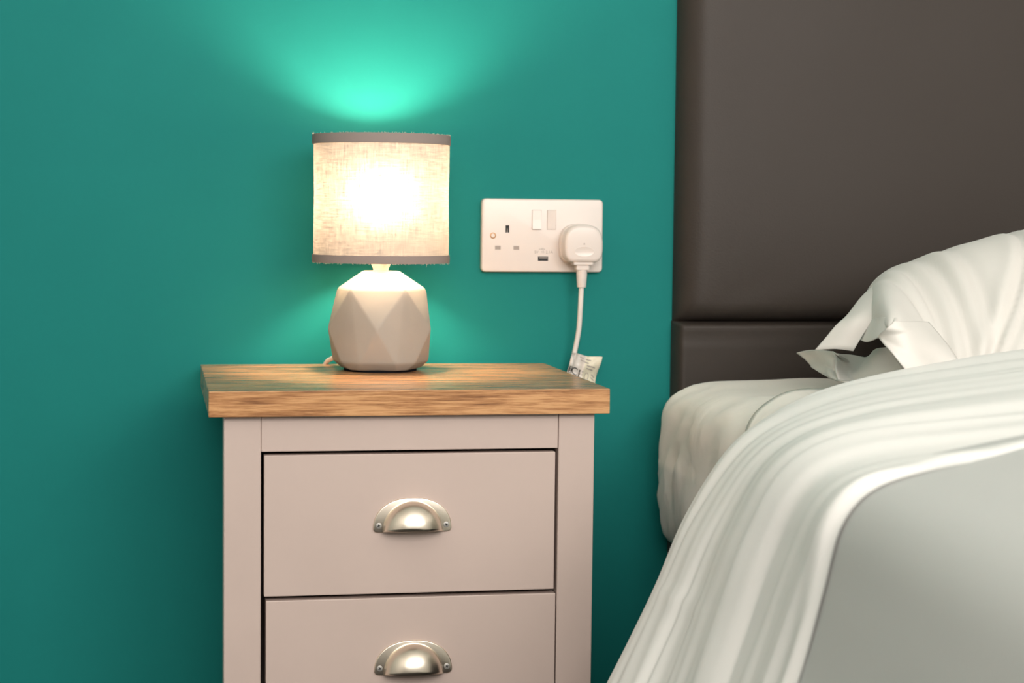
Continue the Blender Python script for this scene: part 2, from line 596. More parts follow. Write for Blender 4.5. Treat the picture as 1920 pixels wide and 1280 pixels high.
def make_drawer(x0, x1, z0, z1, hx, hz):
    bm = bmesh.new()
    bm_box(bm, x0, x1, FY+0.0006, FY+0.018, z0, z1, 0.0009, 2)
    bm_box(bm, x0+0.014, x1-0.014, FY+0.0175, TYB-0.06, z0+0.012, z1-0.025)
    d = from_bm('drawer', bm, M['paint'], ns)
    yf = FY+0.0006
    fl = prism_y('handle_flange', [(hx+a, hz+b) for a, b in cup_outline()], yf+0.0004, yf-0.0022, M['nickel'], d, 0.0009, 3, True)
    fl['label'] = 'polished nickel handle backplate'
    rows = []
    a, b, c = 0.0292, 0.0300, 0.0225
    for i in range(15):
        t = PI/2*i/14
        r = []
        for j in range(41):
            sx_ = math.sin(PI/2*(j/20-1))
            k = math.sqrt(max(0.0, 1-sx_*sx_))
            dep = c*(k**0.85)*math.sin(t)
            r.append(Vector((hx + a*sx_, yf-0.0015-dep, hz + 0.0006 + b*k*math.cos(t) + 0.17*dep)))
        rows.append(r)
    cup = grid_mesh('handle_cup', rows, M['nickel'], d)
    md = cup.modifiers.new('thickness', 'SOLIDIFY')
    md.thickness = 0.0012
    md.offset = -1
    cup['label'] = 'polished nickel cup pull'
    for s in (-1, 1):
        sc = lathe_y('screw', [(0.0, yf-0.00300), (0.0022, yf-0.00295), (0.0029, yf-0.0027), (0.0032, yf-0.0018)], hx+s*0.0340, hz+0.0072, M['steel'], d, 16)
        cx, cz = hx+s*0.0340, hz+0.0072
        bm = bmesh.new()
        for rot in (0.4, 0.4+PI/2):
            r = bmesh.ops.create_cube(bm, size=1.0)
            for v in r['verts']:
                q = Vector((v.co.x*0.0030, v.co.z*0.0007))
                v.co = Vector((cx + q.x*math.cos(rot)-q.y*math.sin(rot), yf-0.0031+v.co.y*0.0003, cz + q.x*math.sin(rot)+q.y*math.cos(rot)))
        from_bm('screw_slot', bm, M['dark'], d)
    return d


make_drawer(-0.1731, 0.1199, 0.4045, 0.5453, -0.0258, 0.4664)
make_drawer(-0.1712, 0.1218, 0.2600, 0.4003, -0.0240, 0.3222)
make_drawer(-0.1725, 0.1205, 0.1165, 0.2560, -0.0252, 0.1780)

# ------------------------------------------------------------------ table lamp
LX, LY = -0.0318, -0.105
lamp = empty('table_lamp', (LX, LY, TZ), 'lit table lamp with faceted pale ceramic base and linen drum shade', 'lamp')
# faceted base: twisted five-sided rings
view_a = math.atan2(CAM.y-LY, CAM.x-LX)
def ring(deg, r, z):
    a = view_a + math.radians(deg)        # + is to the right as the camera sees it
    return Vector((LX + r*math.cos(a), LY + r*math.sin(a), z))
ZB = TZ
pts = []
mid, sh, low = [], [], []
for k in range(5):
    mid.append((-4 + 72*k, 0.0600, ZB+0.0475))
    sh.append((32 + 72*k, 0.0525, ZB+0.0905))
    low.append((32 + 72*k, 0.0545, ZB-0.010))
for k in range(5):
    pts.append(ring(*mid[k]))
    pts.append(ring(*sh[k]))
    pts.append(ring(32+72*k, 0.0215, ZB+0.1105))
    for ln in (low[k], low[k-1]):
        a, b = ring(*mid[k]), ring(*ln)
        pts.append(a.lerp(b, 0.64))
        q = a.lerp(b, 0.79)
        c = Vector((LX, LY, q.z))
        pts.append(c + (q-c)*0.84)
bm = bmesh.new()
for p in pts:
    bm.verts.new(p)
bmesh.ops.convex_hull(bm, input=bm.verts)
bmesh.ops.dissolve_limit(bm, angle_limit=math.radians(2), verts=bm.verts, edges=bm.edges)
bmesh.ops.recalc_face_normals(bm, faces=bm.faces)
bmesh.ops.bevel(bm, geom=list(bm.edges), offset=0.0020, segments=3, affect='EDGES', profile=0.5)
base = from_bm('base', bm, M['ceramic'], lamp)
sharp_smooth(base, 50)
base['label'] = 'pale matt ceramic base with triangular facets'
zmin = min((v.co.z for v in base.data.vertices)) + TZ
lathe('base_pad', [(0.0, TZ), (0.0405, TZ), (0.0405, zmin+0.0012), (0.0, zmin+0.0012)], LX, LY, M['felt'], lamp, 40)
lathe('neck', [(0.0, TZ+0.108), (0.0085, TZ+0.108), (0.0085, TZ+0.1125), (0.0092, TZ+0.114), (0.0125, TZ+0.1215), (0.0125, TZ+0.133), (0.0150, TZ+0.134), (0.0150, TZ+0.139), (0.0125, TZ+0.140), (0.0125, TZ+0.168), (0.0, TZ+0.168)], LX, LY, M['holder'], lamp, 32)
box('switch', LX+0.0005, LX+0.0065, LY-0.0165, LY-0.0105, TZ+0.1185, TZ+0.1215, M['brass'], lamp, 0.0006)
# bulb
BZ = 0.806
prof = [(0.0105, TZ+0.166), (0.0110, BZ-0.024)]
for k in range(3, 21):
    a = PI*k/20
    prof.append((max(0.0, 0.0215*math.sin(a)), BZ - 0.0215*math.cos(a)))
lathe('bulb', prof, LX, LY, M['bulb'], lamp, 24)
# shade
SR, SZ0, SZ1 = 0.0748, 0.7305, 0.8695
SEG = 96
def shade_r(z, j):
    return SR + 0.0004*math.sin(3*2*PI*j/SEG+1) + 0.0003*math.sin(9*(z-SZ0)/0.14)
rows = []
for i in range(15):
    z = SZ0 + (SZ1-SZ0)*i/14
    rows.append([Vector((LX + shade_r(z, j)*math.cos(2*PI*j/SEG), LY + shade_r(z, j)*math.sin(2*PI*j/SEG), z)) for j in range(SEG)])
shade = grid_mesh('shade', rows, M['shade'], lamp, True, True, uv=lambda i, j: (j/SEG*2*PI*SR, (SZ1-SZ0)*i/14))
shade['label'] = 'glowing cream linen drum shade'
def band(name, r, z0, z1, th, mat):
    prof = [(r-th, z0), (r, z0), (r+0.0003, (z0+z1)/2), (r, z1), (r-th, z1), (r-th, z0)]
    return lathe(name, prof, LX, LY, mat, lamp, SEG)
band('trim_tape', SR+0.0015, SZ1-0.0100, SZ1+0.0006, 0.0008, M['trim'])
band('trim_tape', SR+0.0015, SZ0-0.0006, SZ0+0.0080, 0.0008, M['trim'])
band('wire_ring', SR-0.0008, SZ1-0.0055, SZ1-0.0005, 0.0022, M['wire'])
band('wire_ring', SR-0.0008, SZ0+0.0008, SZ0+0.0075, 0.0022, M['wire'])
# fitter: ring on the lampholder and three spokes to the bottom ring
band('fitter_ring', 0.0185-SR+SR, TZ+0.1340, TZ+0.1365, 0.0045, M['wire'])
for k in range(3):
    a = 0.5 + 2*PI*k/3
    tube('fitter_spoke', [(LX+0.017*math.cos(a), LY+0.017*math.sin(a), TZ+0.1352), (LX+0.045*math.cos(a), LY+0.045*math.sin(a), TZ+0.1310), (LX+(SR-0.002)*math.cos(a), LY+(SR-0.002)*math.sin(a), SZ0+0.004)], 0.0011, M['wire'], lamp, 8)
# frayed threads on both rims
random.seed(4)
bm = bmesh.new()
for zz, sg, cnt in ((SZ1+0.0004, 1, 260), (SZ0-0.0004, -1, 260)):
    for k in range(cnt):
        a = random.random()*2*PI
        ln = random.uniform(0.0006, 0.0019) * (2.4 if random.random() < 0.04 else 1)
        r0 = SR + random.uniform(-0.0002, 0.0014)
        p = Vector((LX+r0*math.cos(a), LY+r0*math.sin(a), zz))
        tdir = Vector((-math.sin(a), math.cos(a), 0))
        d = Vector((0, 0, sg)) + tdir*random.uniform(-1.1, 1.1) + Vector((math.cos(a), math.sin(a), 0))*random.uniform(-0.3, 0.4)
        d.normalize()
        q = p + d*ln + tdir*random.uniform(-0.0006, 0.0006)
        m_ = (p+q)/2 + tdir*random.uniform(-0.0003, 0.0003)
        w = 0.00016
        sd = d.orthogonal().normalized()*w
        sd2 = d.cross(sd).normalized()*w
        prev = None
        for c, s in ((p, 1.0), (m_, 0.9), (q, 0.4)):
            cur = [bm.verts.new(c+s*sd), bm.verts.new(c-s*0.5*sd+s*0.87*sd2), bm.verts.new(c-s*0.5*sd-s*0.87*sd2)]
            if prev:
                for i in range(3):
                    bm.faces.new((prev[i], prev[(i+1) % 3], cur[(i+1) % 3], cur[i]))
            prev = cur
tag(from_bm('frayed_threads', bm, M['thread'], lamp), kind='stuff')
# lamp flex: out of the base, over the back edge of the table
tube('power_cord', [(-0.045, -0.085, TZ+0.030), (-0.066, -0.058, TZ+0.022), (-0.078, -0.036, TZ+0.0085), (-0.0845, -0.0225, TZ+0.0020), (-0.088, -0.0110, TZ-0.014), (-0.09, -0.0095, 0.55), (-0.06, -0.0095, 0.42), (LX+0.05, LY+0.0955, 0.35)], 0.0026, M['cord'], lamp, 10)

# ------------------------------------------------------------------ double wall socket with a USB port
SX, SZT = 0.09835, 0.8030                     # top-left corner of the plate
def sx(mm): return SX + mm/1000
def sz(mm): return SZT - mm/1000
PY = -0.0095                                   # front face of the plate
sock = empty('wall_socket', (sx(73), 0, sz(43)), 'white double wall socket with switches and a USB port', 'socket')
def rrect(x0, x1, z0, z1, r, n=6):
    pts = []
    for cx, cz, a0 in ((x1-r, z1-r, 0), (x0+r, z1-r, 90), (x0+r, z0+r, 180), (x1-r, z0+r, 270)):
        for k in range(n+1):
            a = math.radians(a0 + 90*k/n)
            pts.append((cx + r*math.cos(a), cz + r*math.sin(a)))
    return pts
plate = prism_y('faceplate', rrect(sx(0), sx(146), sz(86), sz(0), 0.005), 0.0, PY, M['plastic'], sock, 0.0022, 4, True)
E_ = 0.00012
def flat(name, x0, x1, z0, z1, mat, parent, d=E_):
    return box(name, sx(x0), sx(x1), PY-d, PY+0.0004, sz(z1), sz(z0), mat, parent)
def recess(name, x0, x1, z0, z1, mat_in, parent):
    """a pin hole: a shallow moulded rim with the dark shutter inside it"""
    h = flat(name, x0, x1, z0, z1, mat_in, parent)
    t = 0.45
    for (a, b, c, d) in ((x0-t, x1+t, z0-t, z0), (x0-t, x1+t, z1, z1+t), (x0-t, x0, z0, z1), (x1, x1+t, z0, z1)):
        flat('hole_rim', a, b, c, d, M['plastic'], h, 0.00035)
    return h
h = recess('earth_pin_hole', 28.2, 32.6, 31.2, 39.8, M['dark'], sock)
prism_y('earth_contact', [(sx(29.6), sz(39.8)), (sx(31.0), sz(39.8)), (sx(30.5), sz(34.6)), (sx(30.1), sz(34.6))], PY, PY-0.0002, M['shutter'], h)
for a in (15.9, 38.0):
    h = recess('live_pin_hole' if a > 20 else 'neutral_pin_hole', a, a+6.8, 55.4, 59.8, M['shutter'], sock)
lathe_y('screw_cover', [(0.0036, PY+0.0003), (0.0036, PY-0.0003), (0.0026, PY-0.0004), (0.0024, PY-0.0001)], sx(13.4), sz(43.4), M['brass'], sock)
lathe_y('screw_head', [(0.0024, PY-0.0001), (0.0022, PY-0.0004), (0.0, PY-0.0005)], sx(13.4), sz(43.4), M['plastic'], sock)
def rocker(x0, x1, z0, z1, on):
    # the frame line round the rocker and a wedge that leans out at one end
    bm = bmesh.new()
    hi, lo = (0.0010, 0.0028) if not on else (0.0015, 0.0008)
    v = []
    for x in (sx(x0), sx(x1)):
        v += [bm.verts.new((x, PY+0.001, sz(z0))), bm.verts.new((x, PY-hi, sz(z0))), bm.verts.new((x, PY-(hi+lo)/2*0.92, sz((z0+z1)/2))), bm.verts.new((x, PY-lo, sz(z1))), bm.verts.new((x, PY+0.001, sz(z1)))]
    bm.faces.new(v[:5]); bm.faces.new(v[5:][::-1])
    for i in range(5):
        j = (i+1) % 5
        bm.faces.new((v[i], v[5+i], v[5+j], v[j]))
    bmesh.ops.recalc_face_normals(bm, faces=bm.faces)
    bmesh.ops.bevel(bm, geom=list(bm.edges), offset=0.0004, segments=2, affect='EDGES')
    r = from_bm('rocker_switch', bm, M['plastic'], sock)
    t = 0.35
    for (a, b, c, d) in ((x0-t, x1+t, z0-t, z0), (x0-t, x1+t, z1, z1+t), (x0-t, x0, z0, z1), (x1, x1+t, z0, z1)):
        flat('switch_gap', a, b, c, d, M['shutter'], r, 0.00005)
    return r
rocker(60.0, 70.8, 13.2, 35.6, False)
rocker(78.2, 88.6, 13.2, 35.6, True)
u = flat('usb_port', 67.6, 79.8, 67.6, 72.8, M['dark'], sock)
flat('usb_tongue', 69.2, 78.8, 68.4, 69.8, M['shutter'], u, 0.0003)
def wall_text(body, size, cxmm, czmm, parent, name, mat, squash=1.0):
    me = text_mesh(body, size)
    for v in me.vertices:
        x, y = v.co.x, v.co.y
        v.co = Vector((sx(cxmm) + x*squash, PY-0.0001, sz(czmm) + y))
    return link(name, me, mat, parent)
wall_text('5V', 0.0046, 65.6, 62.6, sock, 'lettering', M['print'])
wall_text('2.1A', 0.0046, 81.2, 62.6, sock, 'lettering', M['print'])
flat('printed_symbol', 71.4, 75.2, 61.7, 62.1, M['print'], sock)
for a in (71.4, 72.9, 74.4):
    flat('printed_symbol', a, a+0.8, 63.0, 63.4, M['print'], sock)
# trident symbol
bm = bmesh.new()
def strip(a, b, w=0.00035):
    a = Vector((sx(a[0]), 0, sz(a[1]))); b = Vector((sx(b[0]), 0, sz(b[1])))
    n = Vector((-(b-a).z, 0, (b-a).x)).normalized()*w/2
    y = Vector((0, PY-0.0001, 0))
    bm.faces.new([bm.verts.new(q+y) for q in (a+n, b+n, b-n, a-n)])
strip((69.2, 59), (75.6, 59)); strip((70.8, 59), (72.2, 57.9)); strip((72.2, 57.9), (73.6, 57.9)); strip((71.8, 59), (73.0, 60.1)); strip((73.0, 60.1), (74.2, 60.1))
strip((75.0, 58.5), (75.9, 59.0)); strip((75.9, 59.0), (75.0, 59.5)); strip((69.2, 58.6), (69.2, 59.4), 0.0009); strip((73.6, 57.6), (73.6, 58.2), 0.0007); strip((74.2, 59.8), (74.2, 60.4), 0.0007)
from_bm('printed_symbol', bm, M['print'], sock)

# ------------------------------------------------------------------ plug with its flex and label
PCX, PCZ = sx(116.6), sz(51.5)
plug = empty('power_plug', (PCX, PY, PCZ), 'white three-pin plug in the wall socket with its hanging flex and tag', 'plug')
def plug_outline(s, dz=0.0):
    pts = []
    W, H = 0.0242*s, 0.0232*s
    key = [(-0.62, -1.0), (0.62, -1.0), (0.80, -0.92), (0.97, -0.66), (1.0, -0.35), (1.0, 0.10), (0.95, 0.42), (0.82, 0.70), (0.62, 0.88), (0.35, 0.97), (0.0, 1.0), (-0.35, 0.97), (-0.62, 0.88), (-0.82, 0.70), (-0.95, 0.42), (-1.0, 0.10), (-1.0, -0.35), (-0.97, -0.66), (-0.80, -0.92)]
    return [(PCX + a*W, PCZ + b*H + dz) for a, b in key]
prism_y('plug_base', plug_outline(1.0), PY+0.0002, PY-0.010, M['plastic'], plug, 0.0015, 3, True)
prism_y('plug_body', plug_outline(0.955), PY-0.009, PY-0.030, M['plastic'], plug, 0.0045, 5, True)
# moulded oval and screw dot on the face
yp = PY-0.030
rows = []
for rr, yy in ((1.0, yp+0.0002), (0.985, yp-0.00020), (0.95, yp-0.00022), (0.91, yp-0.00010), (0.0, yp-0.00010)):
    rows.append([Vector((PCX + 0.0125*rr*math.cos(2*PI*k/36), yy, PCZ-0.0095 + 0.0060*rr*math.sin(2*PI*k/36))) for k in range(36)])
grid_mesh('moulded_oval', rows, M['plastic'], plug, True, True)
lathe_y('screw', [(0.0009, yp+0.0001), (0.0009, yp-0.0003), (0.0, yp-0.0004)], PCX, PCZ-0.0005, M['print'], plug, 12)
GY = PY-0.0185
zb = PCZ-0.0232
box('grip_collar', PCX-0.0118, PCX+0.0118, GY-0.0085, GY+0.0085, zb-0.0022, zb+0.002, M['plastic'], plug, 0.001)
box('grip_block', PCX-0.0078, PCX+0.0078, GY-0.0065, GY+0.0065, zb-0.0085, zb-0.0015, M['plastic'], plug, 0.0012)
lathe('strain_relief', [(0.0, zb-0.008), (0.0064, zb-0.008), (0.0062, zb-0.015), (0.0054, zb-0.027), (0.0050, zb-0.0285), (0.0, zb-0.0285)], PCX, GY, M['plastic'], plug, 24)
for k, (zz, sd) in enumerate(((0.0105, -1), (0.0140, 1), (0.0180, -1), (0.0220, 1))):
    rr = 0.0063-0.0012*(zz-0.008)/0.02
    a0 = -PI/2 + sd*0.55
    rows = [[Vector((PCX + q*math.cos(a), GY + q*math.sin(a), zb-zz-dz)) for a in [a0 - 0.42 + 0.84*t/6 for t in range(7)]] for q, dz in ((rr+0.0001, 0.0), (rr+0.00015, 0.0007))]
    grid_mesh('relief_slot', rows, M['shutter'], plug)
cz0 = zb-0.027
ctop = Vector((PCX, GY, cz0))
c1 = ray_y(1088, 580, -0.026); c2 = ray_y(1085, 620, -0.022); c3 = ray_y(1077, 662, -0.018)
c4 = ray_y(1068, 705, -0.015)
cord_pts = [ctop, ctop.lerp(c1, 0.5), c1, c2, c3, c4, Vector((c4.x-0.008, -0.012, 0.53)), Vector((c4.x-0.03, -0.0095, 0.45)), Vector((0.10, -0.0095, 0.37)), Vector((LX+0.05, LY+0.0955, 0.35))]
tube('flex', cord_pts, 0.0030, M['cord'], plug, 12)
# crumpled label folded round the flex
TL, TR_ = ray_y(1073, 662, -0.021), ray_y(1129, 670, -0.013)
BL = ray_y(1064, 698, -0.021); BR = ray_y(1116, 722, -0.012)
def tag_pt(s, t):
    """s across 0..1, t down 0..1 (t runs on below the table top's edge)"""
    t2 = t*1.15
    a = TL.lerp(TR_, s); b = BL.lerp(BR, s)
    p = a + (b-a)*t2
    y = -0.004*math.exp(-((s-0.46)/0.10)**2) + 0.0025*math.sin(5*s+2.4*t) - 0.004*math.exp(-((s-0.08)/0.08)**2) + 0.0016*math.sin(9*t+3*s)
    z = 0.0010*math.sin(7*s+1) - 0.0022*math.exp(-((s-0.93)/0.08)**2)*math.sin(3.3*t)
    return Vector((p.x - 0.0012*math.sin(3*t)*s, p.y + y, p.z + z))
lab = grid_mesh('label_tag', [[tag_pt(i/30, j/20) for i in range(15)] for j in range(21)], M['label'], plug)
grid_mesh('label_tag', [[tag_pt(0.46+0.54*i/14, j/20) for i in range(15)] for j in range(21)], M['label_pale'], plug)
def on_tag(s, t):
    return tag_pt(s, t) + Vector((0, -0.0003, 0.0))
def tag_text(body, size, s, t, mat):
    me = text_mesh(body, 1.0)
    for v in me.vertices:
        x, y = v.co.x*size, v.co.y*size
        v.co = on_tag(s + x*0.72, t - y)
    return link('lettering', me, mat, plug)
tag_text('CE', 0.42, 0.30, 0.72, M['black_print'])
def tag_line(pts_, w, mat, closed=False):
    bm = bmesh.new()
    n = len(pts_)
    for i in range(n if closed else n-1):
        (s0, t0), (s1, t1) = pts_[i], pts_[(i+1) % n]
        ds, dt = s1-s0, t1-t0
        L = math.hypot(ds, dt) or 1
        nx, nt_ = -dt/L*w, ds/L*w
        for k in range(4):
            f0, f1 = k/4, (k+1)/4
            q = []
            for f, sg in ((f0, 1), (f1, 1), (f1, -1), (f0, -1)):
                q.append(bm.verts.new(on_tag(s0+ds*f+nx*sg, t0+dt*f+nt_*sg)))
            bm.faces.new(q)
    return from_bm('printed_symbol', bm, mat, plug)
tag_line([(0.03, 0.60), (0.12, 0.60), (0.12, 0.86), (0.03, 0.86)], 0.012, M['black_print'], True)
tag_line([(0.055, 0.67), (0.095, 0.67), (0.095, 0.79), (0.055, 0.79)], 0.010, M['black_print'], True)
tag_line([(0.64+0.07*math.cos(a*PI/6), 0.70+0.13*math.sin(a*PI/6)) for a in range(12)], 0.010, M['print'], True)
for (s0, s1, t0) in ((0.30, 0.66, 0.10), (0.34, 0.60, 0.20), (0.55, 0.85, 0.32), (0.56, 0.80, 0.42), (0.80, 0.93, 0.60), (0.80, 0.93, 0.70), (0.55, 0.78, 0.92)):
    tag_line([(s0, t0), (s1, t0+0.04)], 0.016, M['print'])

# ------------------------------------------------------------------ headboard
HX0, HX1, HZS, HZ1 = 0.3335, 1.685, 0.6585, 1.26
hb = empty('headboard', ((HX0+HX1)/2, 0, 0.28), 'dark brown padded leather headboard on the teal wall', 'headboard')
def axis(a, b, r, n_edge, n_mid):
    out = []
    for k in range(n_edge):
        out.append(a + r*(1-math.cos(PI/2*k/n_edge)))
    for k in range(n_mid+1):
        out.append(a + r + (b-a-2*r)*k/n_mid)
    for k in range(1, n_edge+1):
        out.append(b - r*(1-math.cos(PI/2*(n_edge-k)/n_edge)))
    return out
def edge_fn(d, r):
    q = max(0.0, min(1.0, d/r))
    return math.sqrt(max(0.0, 1-(1-q)**2))
def panel(name, x0, x1, z0, z1, T, rx, rb, rt_, extra, bulge):
    xs = axis(x0, x1, max(rx, 0.02), 10, 60)
    zs = axis(z0, z1, max(rb, 0.01), 10, 50)
    rows = []
    for z in zs:
        r = []
        for x in xs:
            e = edge_fn(min(x-x0, x1-x), rx)*edge_fn(z-z0, rb)*edge_fn(z1-z, rt_)
            cxf = max(0.0, 1-abs(2*(x-x0)/(x1-x0)-1)**8)*max(0.0, 1-abs(2*(z-z0)/(z1-z0)-1)**6)
            y = -0.0005-(T*e + bulge*cxf*e) + (extra(x, z)*e if extra else 0)
            r.append(Vector((x, y, z)))
        rows.append(r)
    # close the back on the wall
    back = [[Vector((p.x, -0.0005, p.z)) for p in rows[0]]] + rows + [[Vector((p.x, -0.0005, p.z)) for p in rows[-1]]]
    return grid_mesh(name, back, M['leather'], hb)
def up_extra(x, z):
    # puckers that run from the bottom corner up and along the seam
    d = 0.0
    dx, dz = x-HX0, z-HZS
    s = dz - 0.62*(dx-0.016)
    d += 0.0035*math.exp(-(s/0.007)**2)*sstep(0.010, 0.03, dx)*math.exp(-dx/0.045)
    s2 = dz-0.30*(dx-0.02)
    d -= 0.0022*math.exp(-(s2/0.006)**2)*math.exp(-dx/0.07)
    d += 0.0012*noise.noise(Vector((x*6, z*6, 2.0)))
    return d
panel('upper_cushion', HX0, HX1, HZS, HZ1, 0.034, 0.032, 0.024, 0.03, up_extra, 0.008)
def low_extra(x, z):
    d = 0.0016*math.exp(-((z-(HZS-0.0165-0.0015*math.exp(-(x-HX0)/0.05)))/0.0022)**2)
    d += 0.0010*noise.noise(Vector((x*8, z*8, 5.0)))
    return d
panel('lower_cushion', HX0-0.001, HX1+0.001, 0.28, HZS+0.0008, 0.030, 0.008, 0.012, 0.006, low_extra, 0.0)

# ------------------------------------------------------------------ divan base and mattress
MX0, MX1, MY0, MY1, MZ0, MZ1 = 0.299, 1.655, -0.034, -1.98, 0.402, 0.593
dv = empty('divan_base', ((MX0+MX1)/2, (MY0+MY1)/2, 0), 'dark fabric divan bed base under the mattress', 'bed base')
box('base_box', MX0+0.02, MX1-0.02, MY1+0.02, MY0-0.006, 0.06, MZ0+0.0015, M['divan'], dv, 0.01, 3)
for fx in (MX0+0.10, MX1-0.10):
    for fy in (MY0-0.12, MY1+0.12):
        lathe('foot', [(0.0, 0.0), (0.022, 0.0), (0.028, 0.062), (0.0, 0.062)], fx, fy, M['dark'], dv, 20)

# cross-section of the left edge: from the underside, round the side, over the top edge; (x, z)
def mattress_section(n):
    key = [(MX0+0.05, MZ0+0.001), (MX0+0.018, MZ0+0.001), (MX0+0.006, MZ0+0.012), (MX0-0.001, MZ0+0.045), (MX0+0.000, MZ0+0.09), (MX0+0.004, MZ0+0.135), (MX0+0.012, MZ1-0.026), (MX0+0.030, MZ1-0.010), (MX0+0.060, MZ1-0.001), (MX0+0.12, MZ1), (MX0+0.22, MZ1), (MX0+0.35, MZ1)]
    return resample([Vector((a, 0, b)) for a, b in key], n)
sec = mattress_section(60)
def wr(p, sc, seed):
    return noise.noise(Vector((p.x*sc, p.y*sc, p.z*sc+seed)))
def full_section(n=60):
    """the whole outline: left edge, top, right edge and underside"""
    left = mattress_section(n)
    right = [Vector((MX0+MX1-p.x, 0, p.z)) for p in reversed(left)]
    xm0, xm1 = left[-1].x, right[0].x
    mid_ = [Vector((xm0+(xm1-xm0)*k/14, 0, MZ1)) for k in range(1, 14)]
    bot = [Vector((right[-1].x+(left[0].x-right[-1].x)*k/10, 0, MZ0+0.001)) for k in range(1, 10)]
    return left + mid_ + right + bot
FS = full_section()
ccx, ccz = (MX0+MX1)/2, (MZ0+MZ1)/2
rows = []
ys = []
for k in range(7):
    ys.append((MY0 - 0.045*(1-math.cos(PI/2*k/7)), k/7))
NB = 84
for k in range(NB+1):
    f = (k/NB)**1.35
    ys.append((MY0-0.045 + (MY1+0.045-(MY0-0.045))*f, 1.0))
for k in range(1, 8):
    ys.append((MY1+0.045*(1-math.sin(PI/2*k/7)), 1-k/7))
def seclen(j):
    return j
for y, e in ys:
    sh_ = 0.040*(1-math.sin(PI/2*e)) if e < 1 else 0.0     # rounded head and foot ends
    r = []
    for j, p in enumerate(FS):
        x, z = p.x, p.z
        x += sh_*(1 if x < ccx else -1)
        z += sh_*0.6*(1 if z < ccz else -1)
        q = Vector((x, y, z))
        side = 1.0 if x < MX0+0.05 else 0.0
        top = sstep(MX0+0.01, MX0+0.08, x)*sstep(MZ0+0.12, MZ1-0.01, z)
        # hanging creases in the fitted sheet along the side, gathered towards the bottom
        g = sstep(MZ1, MZ0, z)
        if x < ccx-0.3 and z > MZ0+0.004:
            q.x -= side*0.0045*g*math.sin(2*PI*(y*9+0.9*g*noise.noise(Vector((y*5, z*4, 1)))))*sstep(-0.05, -0.12, y)
            q.x -= side*(0.0060*wr(Vector((x, y*2.2, z*0.8)), 14, 3.0) + 0.006*wr(Vector((x, y*1.2+z*0.9, z*0.5)), 30, 5.0))
            q.z += top*(0.0045*wr(Vector((x*1.0, y*2.5, 0)), 9, 7.0) + 0.0020*math.sin(34*(y+0.4*x)+3*wr(q, 5, 2)))
            q.z += top*0.003*sstep(-0.30, -0.06, y)*math.sin(26*x+1.2)
        r.append(q)
    rows.append(r)
rows = [[Vector((ccx + (p.x-ccx)*0.2, MY0+0.0005, ccz+(p.z-ccz)*0.2)) for p in rows[0]]] + rows + [[Vector((ccx + (p.x-ccx)*0.2, MY1-0.0005, ccz+(p.z-ccz)*0.2)) for p in rows[-1]]]
mat_o = grid_mesh('mattress', rows, M['sheet'], None, True, True)
tag(mat_o, 'mattress covered with a creased cream fitted sheet', 'mattress')

# top sheet: its turned edge peeps out from under the duvet
rows = []
NSEC = 70
secS = mattress_section(NSEC)
e_top = ray_z(1480, 752, MZ1+0.006)
e_cor = ray_z(1375, 768, MZ1+0.004)
e_side = ray_y(1312, 900, -0.34)
for i in range(40):
    f = i/39
    r = []
    for j in range(8, NSEC):
        p = secS[j]
        g = (j-8)/(NSEC-9)
        # where the edge starts: further forward low on the side, nearest the headboard at the corner
        ys_ = cr([-0.50, -0.44, -0.385, -0.335, -0.315, -0.325, -0.350, -0.40], min(6.999, g*7))
        y = ys_ + (-0.80-ys_)*f
        nrm = Vector((-1, 0, 0)).lerp(Vector((0, 0, 1)), sstep(MX0+0.002, MX0+0.05, p.x)).normalized()
        lift = 0.007 + 0.006*math.exp(-(f/0.05)**2)*(0.5+0.5*math.sin(g*17)) + 0.004*math.sin(30*y+6*g)*(f*(1-f))*2
        r.append(Vector((p.x, y, p.z)) + nrm*lift)
    rows.append(r)
ts = grid_mesh('top_sheet', rows, M['sheet'])
md = ts.modifiers.new('thickness', 'SOLIDIFY'); md.thickness = 0.0025; md.offset = 0
tag(ts, 'thin cream top sheet with a turned edge peeping out under the duvet', 'sheet')

# ------------------------------------------------------------------ duvet
S_FAR = [(0.095, 0.262), (0.118, 0.305), (0.141, 0.349), (0.162, 0.390), (0.186, 0.440), (0.213, 0.503), (0.252, 0.563), (0.290, 0.593), (0.335, 0.615), (0.390, 0.630), (0.455, 0.642), (0.545, 0.655), (0.70, 0.668), (0.95, 0.672)]
S_MID = [(0.120, 0.262), (0.135, 0.305), (0.152, 0.352), (0.170, 0.400), (0.188, 0.452), (0.207, 0.515), (0.230, 0.568), (0.262, 0.596), (0.310, 0.613), (0.370, 0.626), (0.440, 0.637), (0.540, 0.650), (0.70, 0.664), (0.95, 0.668)]
S_CRE = [(0.135, 0.262), (0.145, 0.310), (0.158, 0.360), (0.170, 0.410), (0.184, 0.460), (0.197, 0.520), (0.207, 0.562), (0.228, 0.588), (0.268, 0.602), (0.330, 0.612), (0.410, 0.624), (0.530, 0.640), (0.70, 0.656), (0.95, 0.662)]
S_NEA = [(0.150, 0.262), (0.155, 0.310), (0.162, 0.360), (0.170, 0.410), (0.180, 0.460), (0.190, 0.515), (0.203, 0.560), (0.230, 0.588), (0.275, 0.606), (0.340, 0.620), (0.420, 0.633), (0.540, 0.645), (0.70, 0.656), (0.95, 0.662)]
DK = [(-0.50, S_FAR), (-0.70, S_MID), (-0.90, S_CRE), (-1.20, S_NEA), (-1.60, S_NEA), (-2.03, S_NEA)]
NU = 130
DSEC = [(y, resample([Vector((a, 0, b)) for a, b in s], NU)) for y, s in DK]
